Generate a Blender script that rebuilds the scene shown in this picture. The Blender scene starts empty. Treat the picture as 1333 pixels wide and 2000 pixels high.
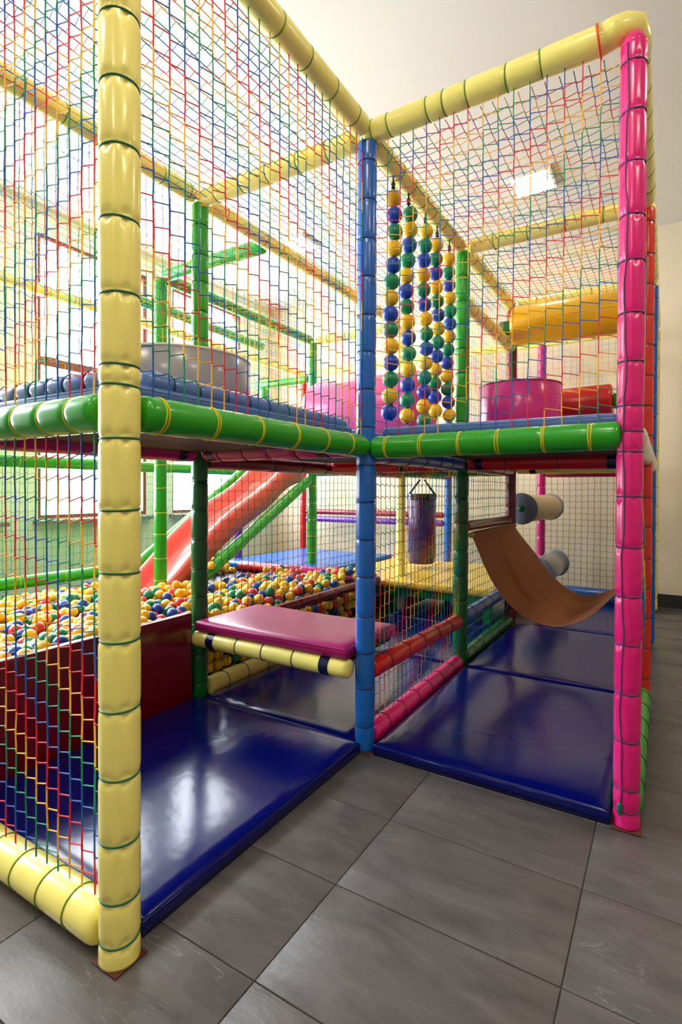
import bpy, math, random
import numpy as np
from mathutils import Vector, Matrix, Quaternion

random.seed(7)
RNG = np.random.default_rng(7)
S = bpy.context.scene
C = S.collection
PI = math.pi

# ------------------------------------------------------------------ camera
yaw, pit, rol = 0.5484, -0.0108, 0.0044
F = Vector((-math.sin(yaw), math.cos(yaw), 0)); R = Vector((math.cos(yaw), math.sin(yaw), 0)); U = Vector((0, 0, 1))
F2 = F * math.cos(pit) + U * math.sin(pit); U2 = U * math.cos(pit) - F * math.sin(pit)
R3 = R * math.cos(rol) + U2 * math.sin(rol); U3 = U2 * math.cos(rol) - R * math.sin(rol)
CAM = Vector((1.1054, -2.0139, 1.12))
FPX = 1041.5
cd = bpy.data.cameras.new('camera'); cam = bpy.data.objects.new('camera', cd); C.objects.link(cam)
cd.sensor_fit = 'HORIZONTAL'; cd.sensor_width = 24.0; cd.lens = FPX / 1333 * 24.0
cd.shift_y = -31.8 / 1333; cd.clip_start = 0.02; cd.clip_end = 200
cam.matrix_world = Matrix(((R3.x, U3.x, -F2.x, CAM.x), (R3.y, U3.y, -F2.y, CAM.y), (R3.z, U3.z, -F2.z, CAM.z), (0, 0, 0, 1)))
S.camera = cam

def project(p):
    d = Vector(p) - CAM
    z = d.dot(F2)
    return (666.5 + FPX * d.dot(R3) / z, 968.2 - FPX * d.dot(U3) / z, z)

# ------------------------------------------------------------------ world, daylight, exposure
W = bpy.data.worlds.new('world'); S.world = W; W.use_nodes = True
bg = W.node_tree.nodes['Background']; bg.inputs['Color'].default_value = (0.88, 0.94, 1.0, 1); bg.inputs['Strength'].default_value = 9.0
vs = S.view_settings
vs.view_transform = 'Standard'; vs.look = 'None'; vs.exposure = 0.12; vs.gamma = 1.0; vs.use_curve_mapping = False

WX = -3.8                                   # window wall
WINDOWS = [(2.25, 3.42), (0.70, 1.90), (-0.85, 0.35), (-2.40, -1.20)]
WZ0, WZ1 = 0.84, 3.46
for i, (a, b) in enumerate(WINDOWS):
    L = bpy.data.lights.new('window_daylight', 'AREA'); L.shape = 'RECTANGLE'; L.size = b - a - 0.1; L.size_y = WZ1 - WZ0 - 0.1
    L.energy = 98; L.color = (0.86, 0.93, 1.0)
    o = bpy.data.objects.new('window_daylight', L); C.objects.link(o)
    o.location = (WX - 0.14, (a + b) / 2, (WZ0 + WZ1) / 2)
    o.rotation_euler = Vector((1, 0, 0)).to_track_quat('-Z', 'Y').to_euler()

# ------------------------------------------------------------------ materials
MATS = {}
def mat(name, col, rough=0.4, coat=0.0, metal=0.0, bump=0.0, bscale=60.0, var=0.0, vscale=6.0, sub=0.0, trans=0.0, spec=0.5):
    m = bpy.data.materials.new(name); m.use_nodes = True
    nt = m.node_tree; b = nt.nodes['Principled BSDF']
    b.inputs['Base Color'].default_value = (*col, 1); b.inputs['Roughness'].default_value = rough
    b.inputs['Metallic'].default_value = metal
    b.inputs['Coat Weight'].default_value = coat; b.inputs['Coat Roughness'].default_value = 0.12
    b.inputs['Specular IOR Level'].default_value = spec
    tc = nt.nodes.new('ShaderNodeTexCoord')
    if var > 0:
        n = nt.nodes.new('ShaderNodeTexNoise'); n.inputs['Scale'].default_value = vscale; n.inputs['Detail'].default_value = 4
        nt.links.new(tc.outputs['Object'], n.inputs['Vector'])
        mr = nt.nodes.new('ShaderNodeMapRange'); mr.inputs['To Min'].default_value = 1 - var; mr.inputs['To Max'].default_value = 1 + var
        nt.links.new(n.outputs['Fac'], mr.inputs['Value'])
        mx = nt.nodes.new('ShaderNodeMix'); mx.data_type = 'RGBA'; mx.blend_type = 'MULTIPLY'; mx.inputs['Factor'].default_value = 1
        mx.inputs['A'].default_value = (*col, 1); nt.links.new(mr.outputs['Result'], mx.inputs['B'])
        nt.links.new(mx.outputs['Result'], b.inputs['Base Color'])
    if bump > 0:
        n = nt.nodes.new('ShaderNodeTexNoise'); n.inputs['Scale'].default_value = bscale; n.inputs['Detail'].default_value = 3
        nt.links.new(tc.outputs['Object'], n.inputs['Vector'])
        bp = nt.nodes.new('ShaderNodeBump'); bp.inputs['Strength'].default_value = bump; bp.inputs['Distance'].default_value = 0.01
        nt.links.new(n.outputs['Fac'], bp.inputs['Height']); nt.links.new(bp.outputs['Normal'], b.inputs['Normal'])
    MATS[name] = m
    return m

def srgb(r, g, b):
    f = lambda c: ((c / 255 + 0.055) / 1.055) ** 2.4 if c > 10 else c / 255 / 12.92
    return (f(r), f(g), f(b))

def vinyl(name, rgb, rough=0.27):
    return mat('vinyl_' + name, srgb(*rgb), rough, coat=0.25, bump=0.12, bscale=9.0, var=0.05, vscale=5.0)
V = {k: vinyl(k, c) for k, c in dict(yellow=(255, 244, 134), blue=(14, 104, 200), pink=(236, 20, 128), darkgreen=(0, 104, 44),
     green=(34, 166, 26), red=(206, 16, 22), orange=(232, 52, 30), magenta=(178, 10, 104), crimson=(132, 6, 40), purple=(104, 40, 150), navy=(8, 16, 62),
     cream=(232, 222, 196), grey=(150, 150, 152), bag=(54, 16, 88), black=(10, 10, 16), matblue=(2, 12, 100), deckblue=(84, 120, 196),
     wallred=(120, 4, 20), gold=(246, 186, 6), rose=(240, 96, 158), platyellow=(240, 200, 70), bench=(168, 20, 104), teal=(0, 120, 78), white=(235, 232, 226), cerise=(222, 40, 140)).items()}
b = V['bench'].node_tree.nodes['Principled BSDF']; b.inputs['Coat Weight'].default_value = 0.0; b.inputs['Roughness'].default_value = 0.33
for k in ('matblue',):
    b = V[k].node_tree.nodes['Principled BSDF']; b.inputs['Roughness'].default_value = 0.17; b.inputs['Coat Weight'].default_value = 0.0; b.inputs['Specular IOR Level'].default_value = 0.42
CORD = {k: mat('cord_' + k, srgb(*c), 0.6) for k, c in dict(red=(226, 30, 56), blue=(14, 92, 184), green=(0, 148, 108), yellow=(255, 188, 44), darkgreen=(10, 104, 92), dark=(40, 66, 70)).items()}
TIE = {k: mat('tie_' + k, srgb(*c), 0.4) for k, c in dict(teal=(6, 110, 84), olive=(104, 146, 24), yellow=(214, 204, 30), plum=(84, 60, 110), navy=(10, 40, 96), orange=(226, 92, 20), dark=(36, 44, 60), green=(0, 84, 40)).items()}
BALLM = {k: mat('ball_plastic_' + k, srgb(*c), 0.32, coat=0.2) for k, c in dict(yellow=(250, 196, 20), red=(222, 52, 36), green=(0, 134, 84), blue=(28, 66, 172)).items()}
PLATE = mat('rusty_plate', srgb(92, 44, 28), 0.7, metal=0.2, var=0.4, vscale=40)
CANVAS = mat('canvas_tan', srgb(184, 120, 82), 0.85, bump=0.15, bscale=240, var=0.06, vscale=8)
STEELM = mat('metal_dark', srgb(70, 70, 74), 0.4, metal=0.6)
SLIDE = mat('slide_plastic', srgb(240, 92, 82), 0.3, coat=0.3, var=0.05)
SLIDERIM = mat('slide_rim_highlight', srgb(254, 222, 216), 0.3, coat=0.3)  # near-white tone paints the highlight along the slide's rounded edges
WALLM = mat('wall_paint', srgb(230, 214, 186), 0.75, bump=0.03, bscale=200, var=0.02)
WALLD = mat('wall_paint_taupe', srgb(150, 138, 124), 0.75, bump=0.03, bscale=200, var=0.02)
WALLG = mat('wall_paint_mint', srgb(222, 236, 218), 0.75, bump=0.03, bscale=200, var=0.02)
CEILM = mat('ceiling_paint', srgb(226, 222, 214), 0.8, var=0.01)
BASEM = mat('baseboard_dark', srgb(46, 44, 46), 0.5)
FRAMEM = mat('window_frame_brown', srgb(128, 62, 44), 0.45, var=0.15, vscale=12)
SILLM = mat('window_sill_grey', srgb(120, 118, 116), 0.5)
DECKM = mat('deck_board', srgb(46, 18, 20), 0.7, var=0.1)
BEIGE = mat('roller_fabric_beige', srgb(206, 184, 150), 0.85, bump=0.3, bscale=160, var=0.08)
ROLLGREY = mat('roller_end_grey', srgb(120, 132, 156), 0.5)
GROUT = mat('grout', srgb(66, 64, 62), 0.9, var=0.1)

def glass():
    m = bpy.data.materials.new('window_glass'); m.use_nodes = True; nt = m.node_tree; nt.nodes.clear()
    o = nt.nodes.new('ShaderNodeOutputMaterial'); t = nt.nodes.new('ShaderNodeBsdfTransparent'); g = nt.nodes.new('ShaderNodeBsdfGlossy')
    g.inputs['Roughness'].default_value = 0.02; f0 = nt.nodes.new('ShaderNodeLayerWeight'); f0.inputs['Blend'].default_value = 0.5; f1 = nt.nodes.new('ShaderNodeMath'); f1.operation = 'POWER'; f1.inputs[1].default_value = 5; nt.links.new(f0.outputs['Facing'], f1.inputs[0])
    f = nt.nodes.new('ShaderNodeMath'); f.operation = 'MULTIPLY_ADD'; f.inputs[1].default_value = 0.8; f.inputs[2].default_value = 0.03; nt.links.new(f1.outputs[0], f.inputs[0])
    mx = nt.nodes.new('ShaderNodeMixShader'); nt.links.new(f.outputs[0], mx.inputs[0]); nt.links.new(t.outputs[0], mx.inputs[1]); nt.links.new(g.outputs[0], mx.inputs[2])
    nt.links.new(mx.outputs[0], o.inputs[0]); return m
GLASS = glass()
def emit(name, col, s):
    m = bpy.data.materials.new(name); m.use_nodes = True; nt = m.node_tree; nt.nodes.clear()
    o = nt.nodes.new('ShaderNodeOutputMaterial'); e = nt.nodes.new('ShaderNodeEmission'); e.inputs[0].default_value = (*col, 1); e.inputs[1].default_value = s
    nt.links.new(e.outputs[0], o.inputs[0]); return m
PANEL = emit('panel_light', (1.0, 0.88, 0.7), 30)

def tile_mat():
    m = bpy.data.materials.new('slate_tile'); m.use_nodes = True; nt = m.node_tree; b = nt.nodes['Principled BSDF']
    N, L = nt.nodes.new, nt.links.new
    tc = N('ShaderNodeTexCoord'); oi = N('ShaderNodeObjectInfo'); add = N('ShaderNodeVectorMath'); add.operation = 'MULTIPLY_ADD'
    L(oi.outputs['Random'], add.inputs[0]); add.inputs[1].default_value = (37, 53, 0); L(tc.outputs['Object'], add.inputs[2])
    mp = N('ShaderNodeMapping'); mp.inputs['Scale'].default_value = (5, 16, 5); mp.inputs['Rotation'].default_value = (0, 0, 0.35); L(add.outputs[0], mp.inputs['Vector'])
    n1 = N('ShaderNodeTexNoise'); n1.inputs['Scale'].default_value = 1.0; n1.inputs['Detail'].default_value = 8; n1.inputs['Roughness'].default_value = 0.62; n1.inputs['Distortion'].default_value = 0.6; L(mp.outputs[0], n1.inputs['Vector'])
    n2 = N('ShaderNodeTexNoise'); n2.inputs['Scale'].default_value = 60; n2.inputs['Detail'].default_value = 4; L(add.outputs[0], n2.inputs['Vector'])
    cr = N('ShaderNodeValToRGB'); cr.color_ramp.elements[0].position = 0.25; cr.color_ramp.elements[1].position = 0.8
    cr.color_ramp.elements[0].color = (*srgb(76, 73, 73), 1); cr.color_ramp.elements[1].color = (*srgb(112, 108, 108), 1)
    L(n1.outputs['Fac'], cr.inputs[0])
    # thin light vein scratches
    v = N('ShaderNodeTexNoise'); v.inputs['Scale'].default_value = 0.7; v.inputs['Detail'].default_value = 5; v.inputs['Distortion'].default_value = 1.6; L(mp.outputs[0], v.inputs['Vector'])
    sub = N('ShaderNodeMath'); sub.operation = 'SUBTRACT'; sub.inputs[1].default_value = 0.5; L(v.outputs['Fac'], sub.inputs[0])
    ab = N('ShaderNodeMath'); ab.operation = 'ABSOLUTE'; L(sub.outputs[0], ab.inputs[0])
    mr = N('ShaderNodeMapRange'); mr.inputs['From Min'].default_value = 0.0; mr.inputs['From Max'].default_value = 0.008; mr.inputs['To Min'].default_value = 0.3; mr.inputs['To Max'].default_value = 0; L(ab.outputs[0], mr.inputs['Value'])
    n3 = N('ShaderNodeTexNoise'); n3.inputs['Scale'].default_value = 2.4; L(add.outputs[0], n3.inputs['Vector'])
    gate = N('ShaderNodeMapRange'); gate.inputs['From Min'].default_value = 0.52; gate.inputs['From Max'].default_value = 0.66; L(n3.outputs['Fac'], gate.inputs['Value'])
    mu = N('ShaderNodeMath'); mu.operation = 'MULTIPLY'; L(mr.outputs[0], mu.inputs[0]); L(gate.outputs[0], mu.inputs[1])
    mx = N('ShaderNodeMix'); mx.data_type = 'RGBA'; L(mu.outputs[0], mx.inputs['Factor']); L(cr.outputs[0], mx.inputs['A']); mx.inputs['B'].default_value = (*srgb(190, 186, 182), 1)
    L(mx.outputs['Result'], b.inputs['Base Color'])
    b.inputs['Roughness'].default_value = 0.34; b.inputs['Specular IOR Level'].default_value = 0.45
    ad = N('ShaderNodeMath'); ad.operation = 'MULTIPLY_ADD'; ad.inputs[1].default_value = 0.35; L(n2.outputs['Fac'], ad.inputs[0]); L(n1.outputs['Fac'], ad.inputs[2])
    bp = N('ShaderNodeBump'); bp.inputs['Strength'].default_value = 0.35; bp.inputs['Distance'].default_value = 0.006; L(ad.outputs[0], bp.inputs['Height']); L(bp.outputs['Normal'], b.inputs['Normal'])
    return m
TILE = tile_mat()

# ------------------------------------------------------------------ helpers
def mk_mesh(name, verts, faces, m=None, smooth=True):
    me = bpy.data.meshes.new(name)
    me.from_pydata([tuple(v) for v in verts], [], faces)
    if smooth: me.polygons.foreach_set('use_smooth', [True] * len(me.polygons))
    if m: me.materials.append(m)
    me.update(); return me

def link(name, me, parent=None, loc=None, rot=None):
    o = bpy.data.objects.new(name, me); C.objects.link(o)
    if parent is not None: o.parent = parent
    if loc is not None: o.location = loc
    if rot is not None:
        if isinstance(rot, Quaternion): o.rotation_mode = 'QUATERNION'; o.rotation_quaternion = rot
        else: o.rotation_euler = rot
    return o

def tag(o, label=None, cat=None, group=None, kind=None):
    if label: o['label'] = label
    if cat: o['category'] = cat
    if group: o['group'] = group
    if kind: o['kind'] = kind
    return o

def thing(name, label, cat, loc=(0, 0, 0), group=None):
    return tag(link(name, None, loc=loc), label, cat, group)

def box_vf(x0, x1, y0, y1, z0, z1):
    v = [(x0, y0, z0), (x1, y0, z0), (x1, y1, z0), (x0, y1, z0), (x0, y0, z1), (x1, y0, z1), (x1, y1, z1), (x0, y1, z1)]
    f = [(0, 3, 2, 1), (4, 5, 6, 7), (0, 1, 5, 4), (1, 2, 6, 5), (2, 3, 7, 6), (3, 0, 4, 7)]
    return v, f

def boxes_mesh(name, bs, m):
    V_, F_ = [], []
    for b in bs:
        v, f = box_vf(*b); n = len(V_); V_ += v; F_ += [tuple(i + n for i in q) for q in f]
    return mk_mesh(name, V_, F_, m, smooth=False)

def rbox(name, dims, rad, m, seg=3):
    """rounded box centred in xy, base at z=0"""
    import bmesh
    bm = bmesh.new(); bmesh.ops.create_cube(bm, size=1.0)
    for v in bm.verts: v.co = Vector((v.co.x * dims[0], v.co.y * dims[1], (v.co.z + 0.5) * dims[2]))
    bmesh.ops.bevel(bm, geom=list(bm.edges), offset=rad, segments=seg, profile=0.5, affect='EDGES')
    for f in bm.faces: f.smooth = True
    me = bpy.data.meshes.new(name); bm.to_mesh(me); bm.free(); me.materials.append(m)
    return me

def lathe(prof, seg=28, cap=True, wob=None):
    """prof: list of (z, r). along +Z"""
    vs_, fs = [], []
    for k, (z, r) in enumerate(prof):
        for i in range(seg):
            a = 2 * PI * i / seg
            rr = r if wob is None else r + wob(k, a)
            vs_.append((rr * math.cos(a), rr * math.sin(a), z))
    n = len(prof)
    for k in range(n - 1):
        for i in range(seg):
            j = (i + 1) % seg
            fs.append((k * seg + i, k * seg + j, (k + 1) * seg + j, (k + 1) * seg + i))
    if cap:
        fs.append(tuple(range(seg - 1, -1, -1))); fs.append(tuple((n - 1) * seg + i for i in range(seg)))
    return vs_, fs

def torus_mesh(name, Rr, r, m, seg=28, sub=6):
    vs_, fs = [], []
    for i in range(seg):
        a = 2 * PI * i / seg
        for j in range(sub):
            b = 2 * PI * j / sub
            rr = Rr + r * math.cos(b)
            vs_.append((rr * math.cos(a), rr * math.sin(a), r * math.sin(b) * 1.3))
    for i in range(seg):
        for j in range(sub):
            fs.append((i * sub + j, ((i + 1) % seg) * sub + j, ((i + 1) % seg) * sub + (j + 1) % sub, i * sub + (j + 1) % sub))
    return mk_mesh(name, vs_, fs, m)

def tube_vf(pts, r, sub=6, closed=False):
    pts = [Vector(p) for p in pts]; vs_, fs = [], []
    prev = None
    for i, p in enumerate(pts):
        d = (pts[min(i + 1, len(pts) - 1)] - pts[max(i - 1, 0)]).normalized()
        if prev is None:
            a = d.orthogonal().normalized()
        else:
            a = (prev - d * prev.dot(d)).normalized()
        prev = a; b = d.cross(a)
        for j in range(sub):
            t = 2 * PI * j / sub
            vs_.append(p + (a * math.cos(t) + b * math.sin(t)) * r)
    for i in range(len(pts) - 1):
        for j in range(sub):
            fs.append((i * sub + j, i * sub + (j + 1) % sub, (i + 1) * sub + (j + 1) % sub, (i + 1) * sub + j))
    fs.append(tuple(range(sub - 1, -1, -1))); fs.append(tuple((len(pts) - 1) * sub + j for j in range(sub)))
    return vs_, fs

TIECACHE = {}
def tie_mesh(r, key, fat=0.0022):
    k = (round(r, 4), key, fat)
    if k not in TIECACHE: TIECACHE[k] = torus_mesh('cable_tie', r, fat, TIE[key], 24, 5)
    return TIECACHE[k]

def pad_mesh(L, r, ties, m, seg=28, pinch=0.055, wr=0.0032, end='round', seed=0):
    rng = random.Random(seed)
    marks = [0.0] + sorted(ties) + [L]
    prof, infl = [], []
    def addp(z, rr, w): prof.append((z, rr)); infl.append(w)
    for s in range(len(marks) - 1):
        a, b = marks[s], marks[s + 1]; l = b - a
        t0 = s > 0; t1 = s < len(marks) - 2
        offs = [0.0, 0.005, 0.011, 0.018, 0.030]
        zs = [a + q for q in offs if q < l / 2] + [a + l * 0.5] + [b - q for q in reversed(offs) if q < l / 2]
        if s > 0: zs = zs[1:]
        for z in zs:
            da, db = z - a, b - z
            f = 1.0
            if t0: f -= pinch * math.exp(-(da / 0.009) ** 2) + 0.012 * math.exp(-da / 0.03)
            elif end == 'round': f -= 0.30 * math.exp(-(da / 0.006)) if L > 0.1 else 0
            if t1: f -= pinch * math.exp(-(db / 0.009) ** 2) + 0.012 * math.exp(-db / 0.03)
            elif end == 'round': f -= 0.30 * math.exp(-(db / 0.006))
            w = (math.exp(-abs(da - 0.010) / 0.008) if t0 else 0) + (math.exp(-abs(db - 0.010) / 0.008) if t1 else 0)
            if da < 0.003 or db < 0.003: w *= 0.3
            addp(z, r * f, w)
    ph = [2 * PI * q / 5 + rng.uniform(-.45, .45) for q in range(5)]; am = [rng.uniform(.45, 1) for q in range(5)]
    def wob(k, a):
        w = infl[k]
        if w < 0.02: return 0.0
        s = sum(k_ * max(0.0, math.cos(a - q)) ** 50 for q, k_ in zip(ph, am))
        return -wr * w * s
    v, f = lathe(prof, seg, True, wob)
    return mk_mesh('padding', v, f, m)

def even_ties(L, step, first=None, jit=0.006, seed=0):
    rng = random.Random(seed); z = first if first is not None else step * 0.75; out = []
    while z < L - 0.04:
        out.append(z + rng.uniform(-jit, jit)); z += step
    return out

PADN = [0]
def padded(name, label, cat, p0, p1, r, m, tie='teal', step=0.16, first=None, ties=None, seg=28, group=None, pinch=0.055, wr=0.0032, straps=(), double=False, end='round'):
    PADN[0] += 1
    p0, p1 = Vector(p0), Vector(p1); d = p1 - p0; L = d.length
    root = thing(name, label, cat, p0, group)
    root.rotation_mode = 'QUATERNION'; root.rotation_quaternion = Vector((0, 0, 1)).rotation_difference(d.normalized())
    ts = ties if ties is not None else (even_ties(L, step, first, seed=PADN[0]) if tie else [])
    link('padding', pad_mesh(L, r, ts, m, seg, pinch, wr, end, PADN[0]), root)
    if tie:
        tm = tie_mesh(r * (1 - pinch) + 0.0004, tie)
        for z in ts:
            link('cable_tie', tm, root, (0, 0, z), (random.uniform(-.05, .05), random.uniform(-.05, .05), 0))
            if double: link('cable_tie', tm, root, (0, 0, z + 0.007), (random.uniform(-.04, .04), random.uniform(-.04, .04), 0))
    for z in straps:
        v, f = lathe([(z - 0.024, r * 0.99), (z - 0.024, r * 1.035), (z + 0.024, r * 1.035), (z + 0.024, r * 0.99)], seg, False)
        tag(link('strap', mk_mesh('strap', v, f, V['navy'], False), root), 'dark navy strap')
    return root

# ------------------------------------------------------------------ room shell
RX0, RX1, RY0, RY1, RZ = WX, 3.6, -4.8, 4.05, 3.70
def struct(name, me, **k):
    o = link(name, me, **k); o['kind'] = 'structure'; return o
ground = struct('floor', boxes_mesh('floor', [(RX0, RX1, RY0, RY1, -0.08, -0.0045)], GROUT))
tm = rbox('tile', (0.597, 0.3475, 0.012), 0.0018, TILE, 2)
TX, TY = 0.6, 0.351
ix0 = int(math.floor((RX0 - 0.313) / TX)); 
tiles = 0
for i in range(-4, 6):
    for j in range(-14, 13):
        x0 = 0.313 + TX * i; y0 = -0.034 + TY * j
        if x0 < RX0 - 0.02 or x0 + TX > RX1 or y0 < RY0 or y0 + TY > RY1: continue
        if x0 < -1.2 and y0 > -1.2: continue           # under the ball pit
        o = link('tile', tm, ground, (x0 + TX / 2, y0 + TY / 2, -0.012 + random.uniform(-0.0004, 0.0)))
        tiles += 1
struct('ceiling', boxes_mesh('ceiling', [(RX0, RX1, RY0, RY1, RZ, RZ + 0.1)], CEILM))
struct('wall_back', boxes_mesh('wall_back', [(RX0, RX1, RY1, RY1 + 0.1, -0.08, RZ)], WALLM))
struct('wall_front', boxes_mesh('wall_front', [(RX0, RX1, RY0 - 0.1, RY0, -0.08, RZ)], WALLD))
struct('wall_right', boxes_mesh('wall_right', [(RX1, RX1 + 0.1, RY0, RY1, -0.08, RZ)], WALLD))
ws = sorted(WINDOWS); bl = [(WX - 0.2, WX, RY0, RY1, -0.08, WZ0), (WX - 0.2, WX, RY0, RY1, WZ1, RZ)]
edge = RY0
for a, b in ws:
    bl.append((WX - 0.2, WX, edge, a, WZ0, WZ1)); edge = b
bl.append((WX - 0.2, WX, edge, RY1, WZ0, WZ1))
struct('wall_left', boxes_mesh('wall_left', bl, WALLG))
struct('baseboard_back', boxes_mesh('baseboard_back', [(RX0, RX1, RY1 - 0.018, RY1 - 0.0005, -0.004, 0.12)], BASEM))
struct('baseboard_right', boxes_mesh('baseboard_right', [(RX1 - 0.018, RX1 - 0.0005, RY0, RY1 - 0.02, -0.004, 0.12)], BASEM))
for n, (a, b) in enumerate(WINDOWS):
    w = link('window_%d' % (n + 1), None, loc=(WX, (a + b) / 2, WZ0)); w['kind'] = 'structure'
    hw = (b - a) / 2 - 0.002; H = WZ1 - WZ0 - 0.004; t = 0.035; zt = 2.30 - WZ0
    for nm, bx in (('frame', (-0.1, -0.02, -hw, -hw + t, 0.002, H)), ('frame', (-0.1, -0.02, hw - t, hw, 0.002, H)), ('frame', (-0.1, -0.02, -hw + t, hw - t, 0.002, t)), ('frame', (-0.1, -0.02, -hw + t, hw - t, H - t, H)), ('transom', (-0.1, -0.02, -hw + t, hw - t, zt - 0.04, zt + 0.04))):
        link(nm, boxes_mesh(nm, [bx], FRAMEM), w)
    for z0, z1 in ((t, zt - 0.04), (zt + 0.04, H - t)):
        link('pane', boxes_mesh('pane', [(-0.065, -0.059, -hw + t, hw - t, z0, z1)], GLASS), w)
    link('window_sill', boxes_mesh('window_sill', [(0.001, 0.12, -hw - 0.05, hw + 0.05, -0.045, -0.01)], SILLM), w)

# ceiling lights: those in view, plus added fill panels
def ceiling_light(x, y, label, s=1.0):
    t = thing('ceiling_light', label, 'ceiling light', (x, y, RZ - 0.03), 'square ceiling light panels'); t.scale = (s, s, 1)
    link('frame', boxes_mesh('frame', [(-.17, .17, -.17, -.15, 0, .029), (-.17, .17, .15, .17, 0, .029), (-.17, -.15, -.15, .15, 0, .029), (.15, .17, -.15, .15, 0, .029)], V['white']), t)
    link('diffuser', boxes_mesh('diffuser', [(-.15, .15, -.15, .15, .004, .02)], PANEL), t)
ceiling_light(0.13, 2.62, 'glowing square ceiling light above the yellow foam roller')
ceiling_light(-2.2, 2.52, 'glowing square ceiling light above the slide')
for x, y in ((2.6, 1.2), (2.6, -1.6), (0.9, -1.7), (-1.2, -2.6), (0.9, -3.8)):  # unseen panels, added to brighten the frame from the camera side
    ceiling_light(x, y, 'added unseen fill light panel over the open floor outside the play frame', 1.6)
t = thing('smoke_detector', 'small grey smoke detector on the ceiling', 'smoke detector', (-0.45, 3.62, RZ - 0.045))
v, f = lathe([(0.044, 0.05), (0.02, 0.05), (0.006, 0.042), (0.0, 0.02)], 24); link('housing', mk_mesh('housing', v, f, V['grey']), t)
v, f = lathe([(0.0, 0.012), (-0.006, 0.010)], 16); link('sensor', mk_mesh('sensor', v, f, V['black']), t)

# ------------------------------------------------------------------ play frame: posts
ZD, ZT = 1.305, 2.64
def post(label, x, y, z0, z1, r, col, tie, step=0.16, first=None, plate=False, **k):
    o = padded('padded_post', label, 'padded post', (x, y, z0), (x, y, z1), r, V[col], tie, step, first, **k)
    if plate:
        o.location.z = z0
        link('base_plate', rbox('base_plate', (0.090, 0.090, 0.005), 0.001, PLATE, 1), o, (0, 0, -z0 + 0.0005))
    return o
yp = post('tall pale yellow padded corner post nearest the camera', 0, -1.21, 0.007, ZT - 0.022, 0.0475, 'yellow', 'teal', plate=True, end='flat', wr=0.012, pinch=0.075, seg=48, ties=[z - 0.012 for z in (.062,.162,.297,.452,.61,.771,.929,1.077,1.243,1.366,1.413,1.578,1.75,1.914,2.064,2.22,2.37)])
post('tall blue padded post at the inner corner', 0, 0, 0.007, ZT - 0.045, 0.042, 'blue', 'navy', 0.16, 0.10, plate=True, end='flat')
pk = post('tall bright pink padded corner post on the right', 1.0, 0, 0.007, ZT - 0.06, 0.041, 'pink', 'plum', plate=True, end='flat', wr=0.010, pinch=0.08, seg=48, ties=[z - 0.012 for z in (.065,.138,.297,.457,.618,.778,.939,1.107,1.256,1.323,1.408,1.552,1.71,1.881,2.029,2.202,2.368,2.528)])
# net lacing cord running down the pink post, and its knot
cp = []
for k in range(40):
    z = 0.07 + k * (2.5 / 39); a = -PI * 0.62 + 0.10 * math.sin(k * 0.9) + 0.05 * math.sin(k * 2.3)
    cp.append((math.cos(a) * 0.0425, math.sin(a) * 0.0425, z))
v, f = tube_vf(cp, 0.0022); link('lacing_cord', mk_mesh('lacing_cord', v, f, TIE['plum']), pk)
v, f = lathe([(0.0, 0.003), (0.006, 0.0075), (0.016, 0.0055), (0.026, 0.0085), (0.036, 0.009), (0.044, 0.003)], 12)
link('knot', mk_mesh('knot', v, f, TIE['teal']), pk, (math.cos(-PI * .62) * .046, math.sin(-PI * .62) * .046, 0.045))
v, f = lathe([(0, 0.041), (0.02, 0.040), (0.045, 0.028), (0.062, 0.012), (0.068, 0.003)], 28)
link('cap', mk_mesh('cap', v, f, V['pink']), pk, (0, 0, ZT - 0.075))
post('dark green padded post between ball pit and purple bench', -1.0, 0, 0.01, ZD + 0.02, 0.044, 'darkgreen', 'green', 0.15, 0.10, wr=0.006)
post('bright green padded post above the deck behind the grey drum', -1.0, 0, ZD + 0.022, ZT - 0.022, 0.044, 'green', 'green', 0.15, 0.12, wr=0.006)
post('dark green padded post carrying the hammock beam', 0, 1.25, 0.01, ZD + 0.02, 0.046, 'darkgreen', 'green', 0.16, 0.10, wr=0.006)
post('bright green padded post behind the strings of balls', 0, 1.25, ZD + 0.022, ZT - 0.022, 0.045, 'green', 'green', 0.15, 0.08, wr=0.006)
post('dark red padded post at the far end of the hammock', 0, 2.5, 0.01, ZT - 0.022, 0.043, 'wallred' if False else 'crimson', 'dark', 0.17, group=None)
post('slim magenta padded post at the back net', 0, 3.75, 0.01, ZT - 0.022, 0.042, 'magenta', 'plum', 0.17, seg=20)
post('pale yellow padded post on the yellow platform by the punch bag', -1.0, 2.5, 0.01, ZT - 0.022, 0.044, 'yellow', 'olive', 0.17, seg=20)
post('blue padded post behind the yellow platform', -1.0, 3.75, 0.01, ZT - 0.022, 0.042, 'blue', 'navy', 0.17, seg=20)
post('orange-red padded post just behind the pink one', 1.0, 1.25, 0.01, ZT - 0.022, 0.042, 'orange', 'dark', 0.16)
post('blue padded post third along the right side', 1.0, 2.5, 0.01, ZT - 0.022, 0.042, 'blue', 'navy', 0.17, seg=20)
post('pale yellow padded post farthest along the right side', 1.0, 3.75, 0.01, ZT - 0.022, 0.044, 'yellow', 'olive', 0.17, seg=20)
post('green padded post standing among the balls before the slide', -2.0, 0.58, 0.01, ZT - 0.022, 0.045, 'green', 'yellow', 0.165, pinch=0.02, wr=0)
post('green padded post at the top of the slide', -2.0, 2.5, 0.01, ZT - 0.022, 0.045, 'green', 'yellow', 0.17, pinch=0.02, wr=0, seg=20)
post('green padded post beyond the slide in the ball pit', -2.64, 0.58, 0.01, ZT - 0.022, 0.045, 'green', 'yellow', 0.17, pinch=0.02, wr=0, seg=20)
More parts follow.
